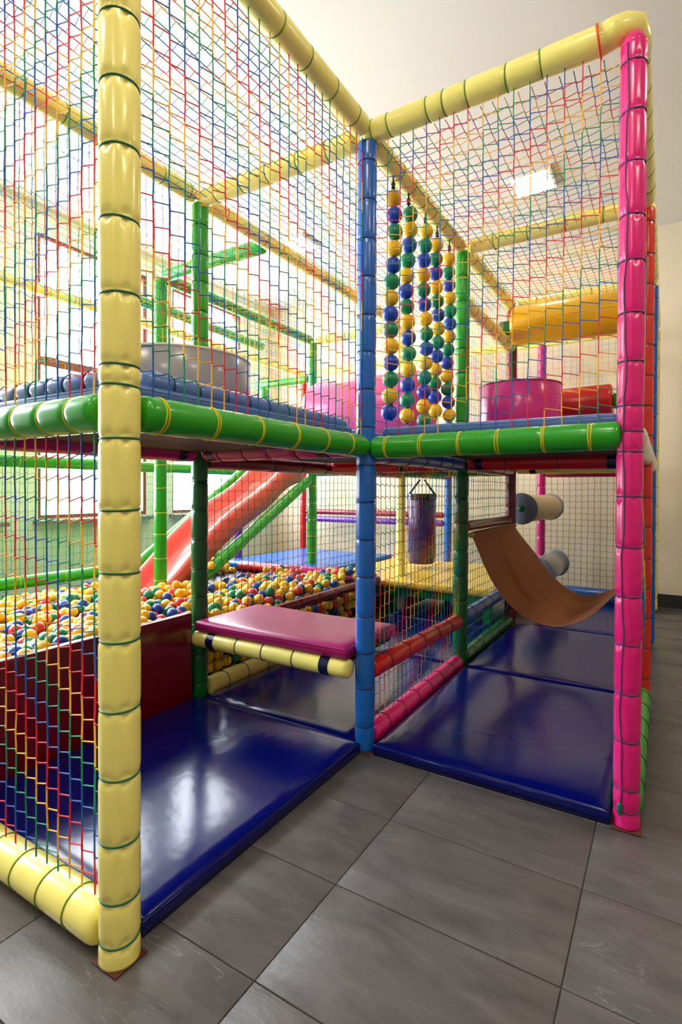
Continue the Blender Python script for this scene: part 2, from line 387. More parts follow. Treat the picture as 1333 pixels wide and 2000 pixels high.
post('red padded post in the far left corner of the frame', -3.0, 3.75, 0.01, ZT - 0.022, 0.043, 'red', 'dark', 0.17, seg=20)
post('violet padded post seen under the slide', -3.0, 2.5, 0.01, ZD, 0.042, 'purple', 'plum', 0.17, seg=20)

# ------------------------------------------------------------------ play frame: rails
def rail(label, p0, p1, r, col, tie, step=0.17, **k):
    return padded('padded_rail', label, 'padded rail', p0, p1, r, V[col], tie, step, **k)
g = 0.045
# top rails, pale yellow
rail('yellow top rail from the front post to the blue post', (0, -1.21 - g, ZT), (0, -0.05, ZT), 0.046, 'yellow', 'olive', 0.165, wr=0.001)
rail('yellow top rail from the blue post to the pink post', (-0.012, 0, ZT), (0.93, 0, ZT + 0.008), 0.047, 'yellow', 'olive', ties=[0.045, 0.12, 0.29, 0.36, 0.45, 0.60, 0.72], wr=0.001)
rail('yellow top rail across the front above the left net', (-1.0, -1.21, ZT), (-0.05, -1.21, ZT), 0.046, 'yellow', 'olive', 0.165, wr=0.001)
rail('yellow top rail over the deck from front towards the green post', (-1.0, -1.21, ZT), (-1.0, -0.05, ZT), 0.046, 'yellow', 'olive', 0.165, wr=0.001)
rail('yellow cross rail from the green post to the blue post', (-1.0, 0, ZT), (-0.05, 0, ZT - 0.01), 0.046, 'yellow', 'olive', 0.17, wr=0.001)
rail('yellow top rail running back from the green post', (-1.0, 0.05, ZT), (-1.0, 2.45, ZT), 0.045, 'yellow', 'olive', 0.165, wr=0.001)
rail('yellow top rail above the hanging strings of balls', (0, 0.05, ZT - .01), (0, 1.2, ZT - .01), 0.045, 'yellow', 'olive', 0.14, wr=0.001)
rail('yellow top rail from the green post to the red post', (0, 1.3, ZT), (0, 2.46, ZT), 0.045, 'yellow', 'olive', 0.165, wr=0.001)
rail('yellow cross rail behind the front net at the green post', (0.05, 1.25, ZT), (0.955, 1.25, ZT), 0.045, 'yellow', 'olive', 0.2, wr=0.001)
rail('yellow cross rail directly above the yellow foam roller', (0.05, 2.5, ZT), (0.955, 2.5, ZT), 0.045, 'yellow', 'olive', 0.2, wr=0.001)
rail('yellow hand rail sloping behind the second green post', (0, 1.3, 2.31), (0, 2.46, 2.295), 0.046, 'yellow', 'olive', 0.19, wr=0.001)
rail('yellow top rail on the right running back from the pink post', (1.0, 0.045, ZT), (1.0, 1.205, ZT), 0.045, 'yellow', 'olive', 0.15, wr=0.001)
rail('second yellow top rail along the right side', (1.0, 1.295, ZT), (1.0, 2.455, ZT), 0.045, 'yellow', 'olive', 0.15, wr=0.001)
rail('third yellow top rail along the right side', (1.0, 2.545, ZT), (1.0, 3.705, ZT), 0.045, 'yellow', 'olive', 0.15, wr=0.001, seg=20)
rail('yellow top rail over the far side of the ball pit', (-3.0, -1.21, ZT), (-3.0, 3.7, ZT), 0.045, 'yellow', 'olive', 0.2, wr=0.001, seg=20)
rail('far yellow top rail along the back wall', (-2.95, 3.75, ZT), (0.95, 3.75, ZT), 0.045, 'yellow', 'olive', 0.25, wr=0.001, seg=20)
rail('far yellow cross rail between the slide and yellow post', (-1.95, 2.5, ZT), (-1.05, 2.5, ZT), 0.045, 'yellow', 'olive', 0.2, wr=0.001, seg=20)
# orange tie at the pink corner, wrapped end
oc = thing('corner_wrap', 'yellow vinyl wrap bent over the top of the pink post with an orange tie', 'padding wrap', (1.0, 0, ZT))
v, f = tube_vf([(-0.10, 0, 0.008), (-0.06, 0, 0.016), (-0.03, 0.016, 0.03), (-0.005, 0.03, 0.03), (0.002, 0.06, 0.014), (0.0, 0.12, 0.0)], 0.047, 24)
link('wrap', mk_mesh('wrap', v, f, V['yellow']), oc)
tg = link('orange_tie', torus_mesh('orange_tie', 0.0505, 0.0035, TIE['orange'], 28, 6), oc, (-0.105, 0, 0.006), (0, PI / 2 - 0.1, 0)); tg['label'] = 'orange plastic tie'
# deck beams
rail('thick green deck beam from the yellow post to the blue post', (0, -1.21 + 0.05, ZD), (0, -0.035, ZD), 0.047, 'green', 'yellow', 0.185, pinch=0.025, wr=0.0015, double=True, first=0.05)
rail('thick green deck beam from the blue post to the pink post', (0.035, 0, ZD - .005), (0.975, 0, ZD + 0.002), 0.048, 'green', 'yellow', 0.155, pinch=0.045, wr=0.0015, double=True, first=0.07)
rail('glossy green deck beam left of the yellow post', (-1.0, -1.21, ZD), (-0.05, -1.21, ZD), 0.048, 'teal' if False else 'green', 'yellow', 0.125, pinch=0.075, wr=0.002)
rail('cream deck beam behind the pink post', (1.0, 0.05, ZD), (1.0, 1.2, ZD), 0.05, 'cream', None)
rail('second cream deck beam on the right side', (1.0, 1.3, ZD), (1.0, 2.45, ZD), 0.05, 'cream', None)
rail('magenta beam under the deck towards the front', (-1.0, -1.21, ZD + .008), (-1.0, -0.05, ZD + .008), 0.052, 'magenta', 'dark', 0.3, straps=[1.06])
rail('magenta beam under the deck from dark green post to blue post', (-0.95, 0, ZD + .008), (-0.045, 0, ZD + .008), 0.05, 'magenta', 'dark', 0.16, straps=[0.06, 0.74])
rail('dark red beam under the deck above the green pit net', (-1.0, 0.05, ZD - .03), (-1.0, 2.45, ZD - .03), 0.046, 'crimson', 'dark', 0.3, straps=[1.3])
rail('blue beam under the deck towards the hammock post', (0, 0.045, ZD - .02), (0, 1.2, ZD - .02), 0.045, 'blue', 'navy', 0.2)
rail('red cross beam with navy straps under the right deck', (0.05, 1.25, ZD - .012), (0.955, 1.25, ZD - .012), 0.05, 'red', 'dark', 0.3, straps=[0.07, 0.80])
rail('olive yellow cross beam beyond the hammock', (0.05, 2.5, ZD), (0.955, 2.5, ZD), 0.048, 'yellow', None, straps=[0.13])
rail('dark red beam over the hammock opening', (0, 1.3, ZD - .02), (0, 2.455, ZD - .02), 0.046, 'crimson', 'dark', 0.3)
rail('red cross beam behind the punch bag opening', (-0.95, 1.25, ZD - .02), (-0.05, 1.25, ZD - .02), 0.046, 'red', 'dark', 0.3, straps=[0.55])
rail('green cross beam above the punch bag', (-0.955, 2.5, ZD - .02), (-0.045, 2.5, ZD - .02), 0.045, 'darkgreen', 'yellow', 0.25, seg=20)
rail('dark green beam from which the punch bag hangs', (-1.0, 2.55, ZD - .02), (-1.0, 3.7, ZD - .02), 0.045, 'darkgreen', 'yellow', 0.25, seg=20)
rail('dark red cross beam along the back net', (0.045, 3.75, ZD), (0.955, 3.75, ZD), 0.048, 'crimson', None, seg=20)
rail('green deck-height rail on the far side of the ball pit', (-3.0, -1.21, ZD + .02), (-3.0, 2.45, ZD + .02), 0.048, 'green', 'yellow', 0.35, pinch=0.02, wr=0, seg=20)
rail('green deck-height rail beyond the slide', (-1.95, 2.5, ZD), (-1.05, 2.5, ZD), 0.046, 'green', 'yellow', 0.3, pinch=0.02, wr=0, seg=20)
rail('green low rail above the balls by the window wall', (-3.0, -1.21, 0.43), (-3.0, 2.2, 0.41), 0.048, 'green', 'yellow', 0.35, pinch=0.02, wr=0, seg=20)
# low rails
rail('pale yellow floor beam under the left front net', (-1.0, -1.21, 0.062), (-0.05, -1.21, 0.062), 0.052, 'yellow', 'olive', 0.125, pinch=0.03, wr=0.001)
rail('pale yellow bench beam with navy straps', (-0.965, -0.055, 0.355), (-0.04, -0.055, 0.355), 0.043, 'yellow', 'dark', 0.17, straps=[0.13, 0.81], wr=0.001, pinch=0.02)
rail('pale yellow floor beam holding back the balls', (-1.0, 0.05, 0.058), (-1.0, 1.9, 0.058), 0.05, 'yellow', 'green', 0.17, wr=0.001)
rail('magenta rail along the ball pit net behind the bench', (-1.0, 0.05, 0.355), (-1.0, 2.05, 0.355), 0.034, 'crimson', 'orange', 0.22, wr=0.001)
rail('red middle rail between blue and dark green posts', (0, 0.045, 0.335), (0, 1.2, 0.305), 0.043, 'red', 'dark', 0.2, wr=0.003)
rail('magenta floor rail between blue and dark green posts', (0, 0.045, 0.052), (0, 1.2, 0.05), 0.045, 'pink', 'dark', 0.17, wr=0.003)
rail('blue middle rail under the hammock', (0, 1.3, 0.31), (0, 2.455, 0.31), 0.043, 'blue', 'navy', 0.2)
rail('green floor rail under the hammock', (0, 1.3, 0.05), (0, 2.455, 0.05), 0.045, 'darkgreen', 'green', 0.2)
rail('dark red rail holding the hammock cloth', (0, 1.3, 0.89), (0, 2.455, 0.88), 0.036, 'crimson', None)
rail('green floor rail behind the pink post', (1.0, 0.05, 0.05), (1.0, 1.2, 0.05), 0.047, 'green', 'dark', 0.19, wr=0.001, pinch=0.02)
rail('blue floor rail along the back net', (0.05, 3.75, 0.09), (0.95, 3.75, 0.09), 0.08, 'blue', None, seg=20)
rail('dark red rail across the far back wall', (-2.95, 3.75, 0.838), (-1.05, 3.75, 0.838), 0.034, 'crimson', None, seg=16)
rail('violet rail just under the far dark red rail', (-2.95, 3.75, 0.745), (-1.05, 3.75, 0.745), 0.036, 'purple', None, seg=16)
rail('red padded edge of the ball pit below the slide', (-2.62, 2.1, 0.35), (-1.86, 2.1, 0.35), 0.045, 'red', None, seg=20)
rail('pink padded edge of the ball pit', (-1.84, 2.1, 0.35), (-1.05, 2.1, 0.35), 0.05, 'cerise', None, seg=20)
# green slide cage
rail('green top rail across the front of the slide cage', (-1.955, 0.58, ZT), (-1.05, 0.58, ZT), 0.046, 'green', 'yellow', 0.4, pinch=0.01, wr=0)
rail('green top rail along the near side of the slide cage', (-2.0, 0.63, ZT), (-2.0, 2.45, ZT), 0.045, 'green', 'yellow', 0.4, pinch=0.01, wr=0)
rail('green top rail along the far side of the slide cage', (-2.58, 0.65, ZT + .02), (-2.58, 2.4, ZT), 0.045, 'green', 'yellow', 0.4, pinch=0.01, wr=0)
rail('green hand rail at the top of the slide', (-2.85, 2.5, 2.26), (-2.05, 2.5, 2.26), 0.04, 'green', None, seg=16)
rail('short green upright under the hand rail', (-2.64, 2.5, ZD + .05), (-2.64, 2.5, 2.215), 0.04, 'green', None, seg=16)
rail('green padded rail along the near side of the slide', (-2.0, 0.64, 0.24), (-2.0, 2.43, 1.215), 0.05, 'green', 'yellow', 0.35, pinch=0.02, wr=0)
rail('green padded rail along the far side of the slide', (-2.64, 0.66, 0.35), (-2.64, 2.42, 1.47), 0.046, 'green', 'yellow', 0.35, pinch=0.02, wr=0)

# ------------------------------------------------------------------ slide
NEAR = [(0.30, 0.265), (0.522, 0.30), (0.739, 0.401), (0.92, 0.547), (1.138, 0.741), (1.394, 0.911), (1.623, 1.024), (1.908, 1.156), (2.15, 1.33), (2.46, 1.42)]
ys = np.linspace(0.30, 2.46, 46); zr = np.interp(ys, [p[0] for p in NEAR], [p[1] for p in NEAR])
for _ in range(4): zr[1:-1] = (zr[:-2] + 2 * zr[1:-1] + zr[2:]) / 4
sec = [(-2.085, -0.20), (-2.085, -0.03), (-2.09, -0.008), (-2.105, 0.004), (-2.13, 0.004), (-2.145, -0.008), (-2.16, -0.04), (-2.18, -0.10), (-2.22, -0.135), (-2.32, -0.145)]
full = sec + [(-4.64 - x, z) for x, z in reversed(sec[:-1])]
vv, ff = [], []
n = len(full)
for y, z in zip(ys, zr):
    for (x, dz) in full: vv.append((x, y, z + dz))
for i in range(len(ys) - 1):
    for k in range(n - 1): ff.append((i * n + k, i * n + k + 1, (i + 1) * n + k + 1, (i + 1) * n + k))
sl = thing('slide', 'red plastic slide running down into the ball pit', 'slide', (-2.32, 0.3, 0.0))
o = link('chute', mk_mesh('chute', [(x + 2.32, y - 0.3, z) for x, y, z in vv], ff, SLIDE), sl)
md = o.modifiers.new('thick', 'SOLIDIFY'); md.thickness = 0.008; md.offset = -1
for xx in (-2.117, -2.523):
    v, f = tube_vf([(xx + 2.32, y - 0.3, z + 0.003) for y, z in zip(ys, zr)], 0.014, 8)
    link('rim', mk_mesh('rim', v, f, SLIDERIM), sl)

# ------------------------------------------------------------------ decks and mats
def slab(name, label, cat, x0, x1, y0, y1, z0, z1, m, rad=0.012, group=None, extra=True):
    o = tag(link(name, None, loc=((x0 + x1) / 2, (y0 + y1) / 2, z0)), label, cat, group)
    return o
def mat_thing(name, label, x0, x1, y0, y1, z0, z1, m, rad=0.014, cat='mat', flaps=True):
    w, d, h = x1 - x0, y1 - y0, z1 - z0
    o = thing(name, label, cat, ((x0 + x1) / 2, (y0 + y1) / 2, z0))
    # soft top: subdivided rounded box with slight sag
    nx, ny = 18, 18; vs_, fs = [], []
    rng = random.Random(int(abs(x0 * 71 + y0 * 37 + z0 * 11) * 10))
    def top(u, v):
        e = min(u, 1 - u) * w; q = min(v, 1 - v) * d; m_ = min(e, q)
        return h - rad * 0.75 * math.exp(-m_ / 0.012) + 0.002 * math.sin(u * 9 + rng.random() * 0.2) * math.sin(v * 7)
    us = [0, 0.006, 0.02, 0.05] + [0.05 + 0.9 * i / (nx - 1) for i in range(1, nx - 1)] + [0.95, 0.98, 0.994, 1]
    for v_ in us:
        for u_ in us: vs_.append(((u_ - .5) * w, (v_ - .5) * d, top(u_, v_)))
    k = len(us)
    for j in range(k - 1):
        for i in range(k - 1): fs.append((j * k + i, j * k + i + 1, (j + 1) * k + i + 1, (j + 1) * k + i))
    ring = [i for i in range(k)] + [j * k + k - 1 for j in range(1, k)] + [(k - 1) * k + i for i in range(k - 2, -1, -1)] + [j * k for j in range(k - 2, 0, -1)]
    base = len(vs_)
    for q in ring:
        x, y, z = vs_[q]; vs_.append((x * 1.004, y * 1.004, h * 0.55))
    for q in ring:
        x, y, z = vs_[q]; vs_.append((x, y, 0.001))
    N = len(ring)
    for a in range(N):
        b = (a + 1) % N
        fs.append((ring[b], ring[a], base + a, base + b)); fs.append((base + b, base + a, base + N + a, base + N + b))
    fs.append(tuple(base + N + a for a in range(N - 1, -1, -1)))
    link('cover', mk_mesh('cover', vs_, fs, m), o)
    # welt seam around the upper edge
    hw, hd = w / 2, d / 2
    v, f = tube_vf([(-hw, -hd, h * .7), (hw, -hd, h * .7), (hw, hd, h * .7), (-hw, hd, h * .7), (-hw, -hd, h * .7)], 0.0028, 6)
    link('seam', mk_mesh('seam', v, f, m), o)
    return o
MB = V['matblue']
mat_thing('floor_mat', 'glossy blue floor mat in the left bay reflecting the window', -0.965, 0.002, -1.145, -0.05, 0.001, 0.056, MB)
mat_thing('floor_mat', 'dark blue floor mat under the purple bench', -0.94, -0.055, -0.035, 1.15, 0.001, 0.05, MB)
mat_thing('floor_mat', 'blue floor mat in the right bay beside the pink post', 0.06, 0.95, -0.03, 1.14, 0.001, 0.056, MB)
mat_thing('floor_mat', 'blue floor mat under the hammock', 0.06, 0.95, 1.16, 2.42, 0.001, 0.052, MB)
mat_thing('floor_mat', 'dark blue floor mat before the yellow platform', -0.94, -0.06, 1.17, 2.15, 0.001, 0.05, MB)
mat_thing('floor_mat', 'blue floor mat at the back net', 0.2, 0.95, 2.45, 3.64, 0.001, 0.05, MB)
decks = [(-0.955, -0.05, -1.16, -0.04, 'blue deck mat above the left bay'), (-0.955, -0.05, 0.05, 1.2, 'blue deck mat under the pink foam roll'), (0.055, 0.955, 0.05, 1.2, 'blue deck mat in front of the magenta drum'),
         (-0.955, -0.05, 1.3, 2.4, 'blue deck mat at the back of the left deck'), (0.055, 0.955, 1.3, 2.4, 'blue deck mat under the yellow roller')]
for x0, x1, y0, y1, lab in decks:
    o = mat_thing('deck_mat', lab, x0, x1, y0, y1, ZD + 0.035, ZD + 0.09, V['deckblue'])
    link('board', boxes_mesh('board', [(-(x1 - x0) / 2, (x1 - x0) / 2, -(y1 - y0) / 2, (y1 - y0) / 2, -0.03, 0.0)], DECKM), o)
rail('blue ribbed bolster along the deck edge by the grey drum', (-0.085, -1.08, ZD + .10), (-0.085, -0.06, ZD + .088), 0.034, 'deckblue', 'navy', 0.105, pinch=0.05)
rail('blue ribbed bolster along the front deck edge', (-0.97, -1.13, ZD + .10), (-0.12, -1.13, ZD + .10), 0.034, 'deckblue', 'navy', 0.085, pinch=0.05)
# bench
b = mat_thing('bench_pad', 'shiny purple bench pad on the yellow beam', -0.94, 0.02 - 0.065, -0.085, 0.40, 0.40, 0.455, V['bench'], cat='bench pad')
link('board', boxes_mesh('board', [(-.44, .44, -.2, .2, -.02, 0)], DECKM), b)
# platforms at the back
b = mat_thing('platform', 'yellow padded platform under the punch bag', -1.62, -0.06, 2.2, 3.66, 0.27, 0.335, V['platyellow'], cat='platform')
link('beam', boxes_mesh('beam', [(-.76, .76, -.7, -.62, -.07, 0), (-.76, .76, .62, .7, -.07, 0)], V['darkgreen']), b)
for lx in (-.72, .72):
    for ly in (-.66, .66): link('leg', boxes_mesh('leg', [(lx - .03, lx + .03, ly - .03, ly + .03, -.268, -.07)], V['darkgreen']), b)
mat_thing('floor_mat', 'dark blue floor mat under the yellow platform', -0.94, -0.06, 2.17, 3.6, 0.001, 0.045, MB)
b = mat_thing('platform', 'blue padded platform behind the ball pit', -2.96, -1.66, 2.17, 3.66, 0.30, 0.365, V['blue'], cat='platform')
link('base', boxes_mesh('base', [(-.62, .62, -.7, .7, -.29, 0)], V['crimson']), b)
# pit wall
pw = thing('pit_wall', 'dark red padded wall along the near side of the ball pit', 'wall panel', (-1.01, -0.64, 0.0))
link('panel', rbox('panel', (0.05, 1.16, 0.478), 0.012, V['wallred'], 3), pw, (0, 0, 0.002))
link('foot', boxes_mesh('foot', [(0.026, 0.036, -.57, .57, .001, .03)], V['darkgreen']), pw)

# ------------------------------------------------------------------ foam shapes on the deck
def drum(label, x, y, z, r, h, m, piping):
    o = thing('foam_drum', label, 'foam drum', (x, y, z))
    v, f = lathe([(0.0, r - .01), (0.008, r), (h * .5, r * 1.004), (h - 0.008, r), (h, r - .01), (h + 0.001, r * .5)], 64); link('cover', mk_mesh('cover', v, f, m), o)
    for zz in (0.004, h - 0.003): link('piping', torus_mesh('piping', r - 0.001, 0.004, piping, 64, 6), o, (0, 0, zz))
    v, f = tube_vf([(r * 1.003 * math.cos(1.9), r * 1.003 * math.sin(1.9), 0.006), (r * 1.006 * math.cos(1.9), r * 1.006 * math.sin(1.9), h * .5), (r * 1.003 * math.cos(1.9), r * 1.003 * math.sin(1.9), h - .006)], 0.002, 5)
    link('seam', mk_mesh('seam', v, f, piping), o)
    return o
zd = ZD + 0.092
drum('grey round foam drum on the left deck', -0.65, -0.45, zd, 0.295, 1.655 - zd, V['grey'], V['cream'])
drum('magenta round foam drum on the right deck', 0.295, 1.50, zd, 0.255, 1.785 - zd, V['cerise'], V['magenta'])
def roller(label, p0, p1, r, m, axle, ax0=0.08, ax1=0.08, ra=0.04, endm=None, cat='foam roller', rnd=0.03):
    p0, p1 = Vector(p0), Vector(p1); d = p1 - p0; L = d.length
    o = thing('foam_roller', label, cat, p0); o.rotation_mode = 'QUATERNION'; o.rotation_quaternion = Vector((0, 0, 1)).rotation_difference(d.normalized())
    v, f = lathe([(0, r * .3), (0.0, r - rnd), (rnd * .3, r - rnd * .3), (rnd, r), (L / 2, r * 1.003), (L - rnd, r), (L - rnd * .3, r - rnd * .3), (L, r - rnd), (L, r * .3)], 44); link('cover', mk_mesh('cover', v, f, m), o)
    if endm:
        for zz, w in ((-0.012, 1), (L - 0.012, 1)):
            v, f = lathe([(zz, 0.03), (zz, r + .012), (zz + .006, r + .016), (zz + .024, r + .014), (zz + .024, .03)], 40); link('end_disc', mk_mesh('end_disc', v, f, endm), o)
    if axle:
        for a, b_ in ((-ax0, 0.0), (L, L + ax1)):
            v, f = lathe([(a, ra * .8), (a + .006, ra), (b_ - .006, ra), (b_, ra * .9)], 24); link('axle', mk_mesh('axle', v, f, axle), o)
    link('seam', mk_mesh('seam', *tube_vf([(0, -r * 1.002, rnd), (0, -r * 1.005, L / 2), (0, -r * 1.002, L - rnd)], 0.002, 5), m), o)
    return o
roller('big yellow foam roller below the yellow cross rail', (0.065, 2.28, 2.405), (0.93, 2.28, 2.395), 0.15, V['gold'], V['darkgreen'], 0.11, 0.03, 0.055, rnd=0.025)
roller('red foam roller behind the magenta drum', (0.05, 1.90, 1.69), (0.80, 1.90, 1.71), 0.115, V['red'], V['green'], 0.09, 0.10, 0.05, rnd=0.02)
roller('large pink foam roll lying on the left deck', (-0.93, 1.0, zd + 0.225), (-0.13, 1.0, zd + 0.225), 0.222, V['rose'], None, rnd=0.05)
roller('beige and grey roller on the back right under the deck', (0.062, 2.62, 0.968), (0.098, 3.70, 0.958), 0.118, BEIGE, V['darkgreen'], 0.02, 0.01, 0.03, endm=ROLLGREY, cat='roller', rnd=0.004)
roller('lower beige and grey roller half hidden by the hammock', (0.14, 2.9, 0.40), (0.16, 3.66, 0.40), 0.118, V['grey'], V['darkgreen'], 0.02, 0.01, 0.03, endm=ROLLGREY, cat='roller', rnd=0.004)

# ------------------------------------------------------------------ strings of balls
def sphere_vf(r, su=20, sv=12):
    vs_, fs = [(0, 0, r)], []
    for j in range(1, sv):
        t = PI * j / sv
        for i in range(su):
            a = 2 * PI * i / su; vs_.append((r * math.sin(t) * math.cos(a), r * math.sin(t) * math.sin(a), r * math.cos(t)))
    vs_.append((0, 0, -r)); last = len(vs_) - 1
    for i in range(su): fs.append((0, 1 + i, 1 + (i + 1) % su))
    for j in range(sv - 2):
        for i in range(su):
            a = 1 + j * su + i; b = 1 + j * su + (i + 1) % su
            fs.append((a, a + su, b + su, b))
    for i in range(su): fs.append((last, 1 + (sv - 2) * su + (i + 1) % su, 1 + (sv - 2) * su + i))
    return vs_, fs
SB = {k: mk_mesh('ball', *sphere_vf(0.0385, 24, 14), BALLM[k]) for k in BALLM}
B_, G_, Y_ = 'blue', 'green', 'yellow'
cyc = {0: [Y_, B_, G_], 1: [G_, Y_, B_], 2: [Y_, G_, B_], 3: [Y_, G_, B_], 4: [Y_, G_, B_]}
STR = [(0.244, 2.515, 14, 'nearest the blue post'), (0.416, 2.520, 14, 'second from the blue post'), (0.632, 2.520, 14, 'in the middle of the five'), (0.801, 2.515, 13, 'fourth from the blue post'), (0.996, 2.515, 13, 'beside the bright green post')]
for s, (y, zt, nb, where) in enumerate(STR):
    root = thing('ball_string', 'hanging string of yellow, green and blue balls ' + where, 'ball string', (0.004, y, zt), 'strings of balls hanging from the yellow rail')
    v, f = tube_vf([(0, 0, 0.075), (0.0, 0, 0.0), (0, 0, -nb * 0.0765)], 0.004, 6); link('cord', mk_mesh('cord', v, f, V['black']), root)
    v, f = lathe([(0, 0.004), (0.008, 0.011), (0.018, 0.007), (0.026, 0.012), (0.04, 0.005)], 10); link('knot', mk_mesh('knot', v, f, V['black']), root, (0, 0, 0.004))
    c = cyc[s]; off = 0
    for k in range(nb):
        dx = 0.006 * math.sin(k * 0.8 + s) - (0.012 * (k / nb) if s == 0 else 0); dy = 0.010 * math.sin(k * 0.5 + s * 1.7)
        col = c[k % 3]
        link('ball', SB[col], root, (dx, dy, -0.036 - k * 0.0765), (random.uniform(-.3, .3), random.uniform(-.3, .3), random.uniform(0, 6)))

# ------------------------------------------------------------------ punch bag
pb = thing('punch_bag', 'purple punch bag hanging from black straps over the yellow platform', 'punch bag', (-1.0, 3.0, 0.385))
v, f = lathe([(0, 0.05), (0.002, 0.118), (0.02, 0.135), (0.35, 0.138), (0.68, 0.137), (0.70, 0.125), (0.702, 0.05)], 36); link('bag', mk_mesh('bag', v, f, V['bag']), pb)
v, f = lathe([(0.64, 0.136), (0.64, 0.145), (0.70, 0.146), (0.70, 0.13)], 36, False); link('band', mk_mesh('band', v, f, V['black'], False), pb)
for a in (PI * .18, PI * 1.18):
    cx, cy = math.cos(a) * .135, math.sin(a) * .135
    v, f = tube_vf([(cx, cy, .69), (cx * .55, cy * .55, .77), (cx * .15, cy * .15, .842)], 0.011, 6); link('hanging_strap', mk_mesh('hanging_strap', v, f, V['black']), pb)

# ------------------------------------------------------------------ hammock
hm = thing('hammock', 'tan canvas hammock slung between the dark red rail and the right side', 'hammock', (0.045, 1.9, 0.85))
ne = [(0.045, 1.33, 0.832), (0.085, 1.37, 0.705), (0.15, 1.42, 0.535), (0.25, 1.47, 0.385), (0.36, 1.51, 0.30), (0.50, 1.55, 0.262), (0.62, 1.58, 0.297), (0.73, 1.60, 0.37), (0.85, 1.66, 0.50)]
fe = [(0.045, 2.42, 0.835), (0.13, 2.36, 0.745), (0.25, 2.28, 0.63), (0.36, 2.22, 0.505), (0.45, 2.16, 0.44), (0.54, 2.06, 0.41), (0.62, 1.96, 0.405), (0.72, 1.85, 0.435), (0.85, 1.74, 0.51)]
def curve_at(P, t):
    x = t * (len(P) - 1); i = min(int(x), len(P) - 2); u = x - i
    p0, p1, p2, p3 = (Vector(P[max(i - 1, 0)]), Vector(P[i]), Vector(P[i + 1]), Vector(P[min(i + 2, len(P) - 1)]))
    return 0.5 * ((2 * p1) + (p2 - p0) * u + (2 * p0 - 5 * p1 + 4 * p2 - p3) * u * u + (3 * p1 - p0 - 3 * p2 + p3) * u ** 3)
vs_, fs = [], []; NU, NV = 60, 60
for i in range(NU + 1):
    t = i / NU; a = curve_at(ne, t); b = curve_at(fe, t)
    for j in range(NV + 1):
        u = j / NV; p = a.lerp(b, u)
        p.z -= 0.05 * math.sin(PI * u) * math.sin(PI * min(1, t * 1.05))
        fold = math.exp(-((u - 0.42) / 0.035) ** 2) * math.exp(-((t - 0.27) / 0.11) ** 2)
        p.z -= 0.085 * fold
        p.z += 0.004 * math.sin(u * 60) * math.exp(-t * 9) + 0.006 * math.sin(u * 16 + t * 5) * t
        vs_.append(p - Vector((0.045, 1.9, 0.85)))
for i in range(NU):
    for j in range(NV):
        a = i * (NV + 1) + j; fs.append((a, a + 1, a + NV + 2, a + NV + 1))
o = link('cloth', mk_mesh('cloth', vs_, fs, CANVAS), hm); md = o.modifiers.new('t', 'SOLIDIFY'); md.thickness = 0.003
v, f = lathe([(-.03, 0.012), (-.028, 0.017), (1.12, 0.017), (1.122, .012)], 20); tag(link('spreader_bar', mk_mesh('spreader_bar', v, f, V['yellow']), hm, (0.0, -0.57, -0.014), (-PI / 2, 0, 0)), 'pale yellow bar end')
v, f = lathe([(0, 0.02), (1.09, 0.02)], 20, False); link('sleeve', mk_mesh('sleeve', v, f, CANVAS), hm, (0.0, -0.57, -0.014), (-PI / 2 , 0, 0))
v, f = tube_vf([(0.80, -0.21, -0.345), (0.88, -0.2, -0.24), (0.925, -0.2, -0.10)], 0.012, 8); link('strap', mk_mesh('strap', v, f, CANVAS), hm)

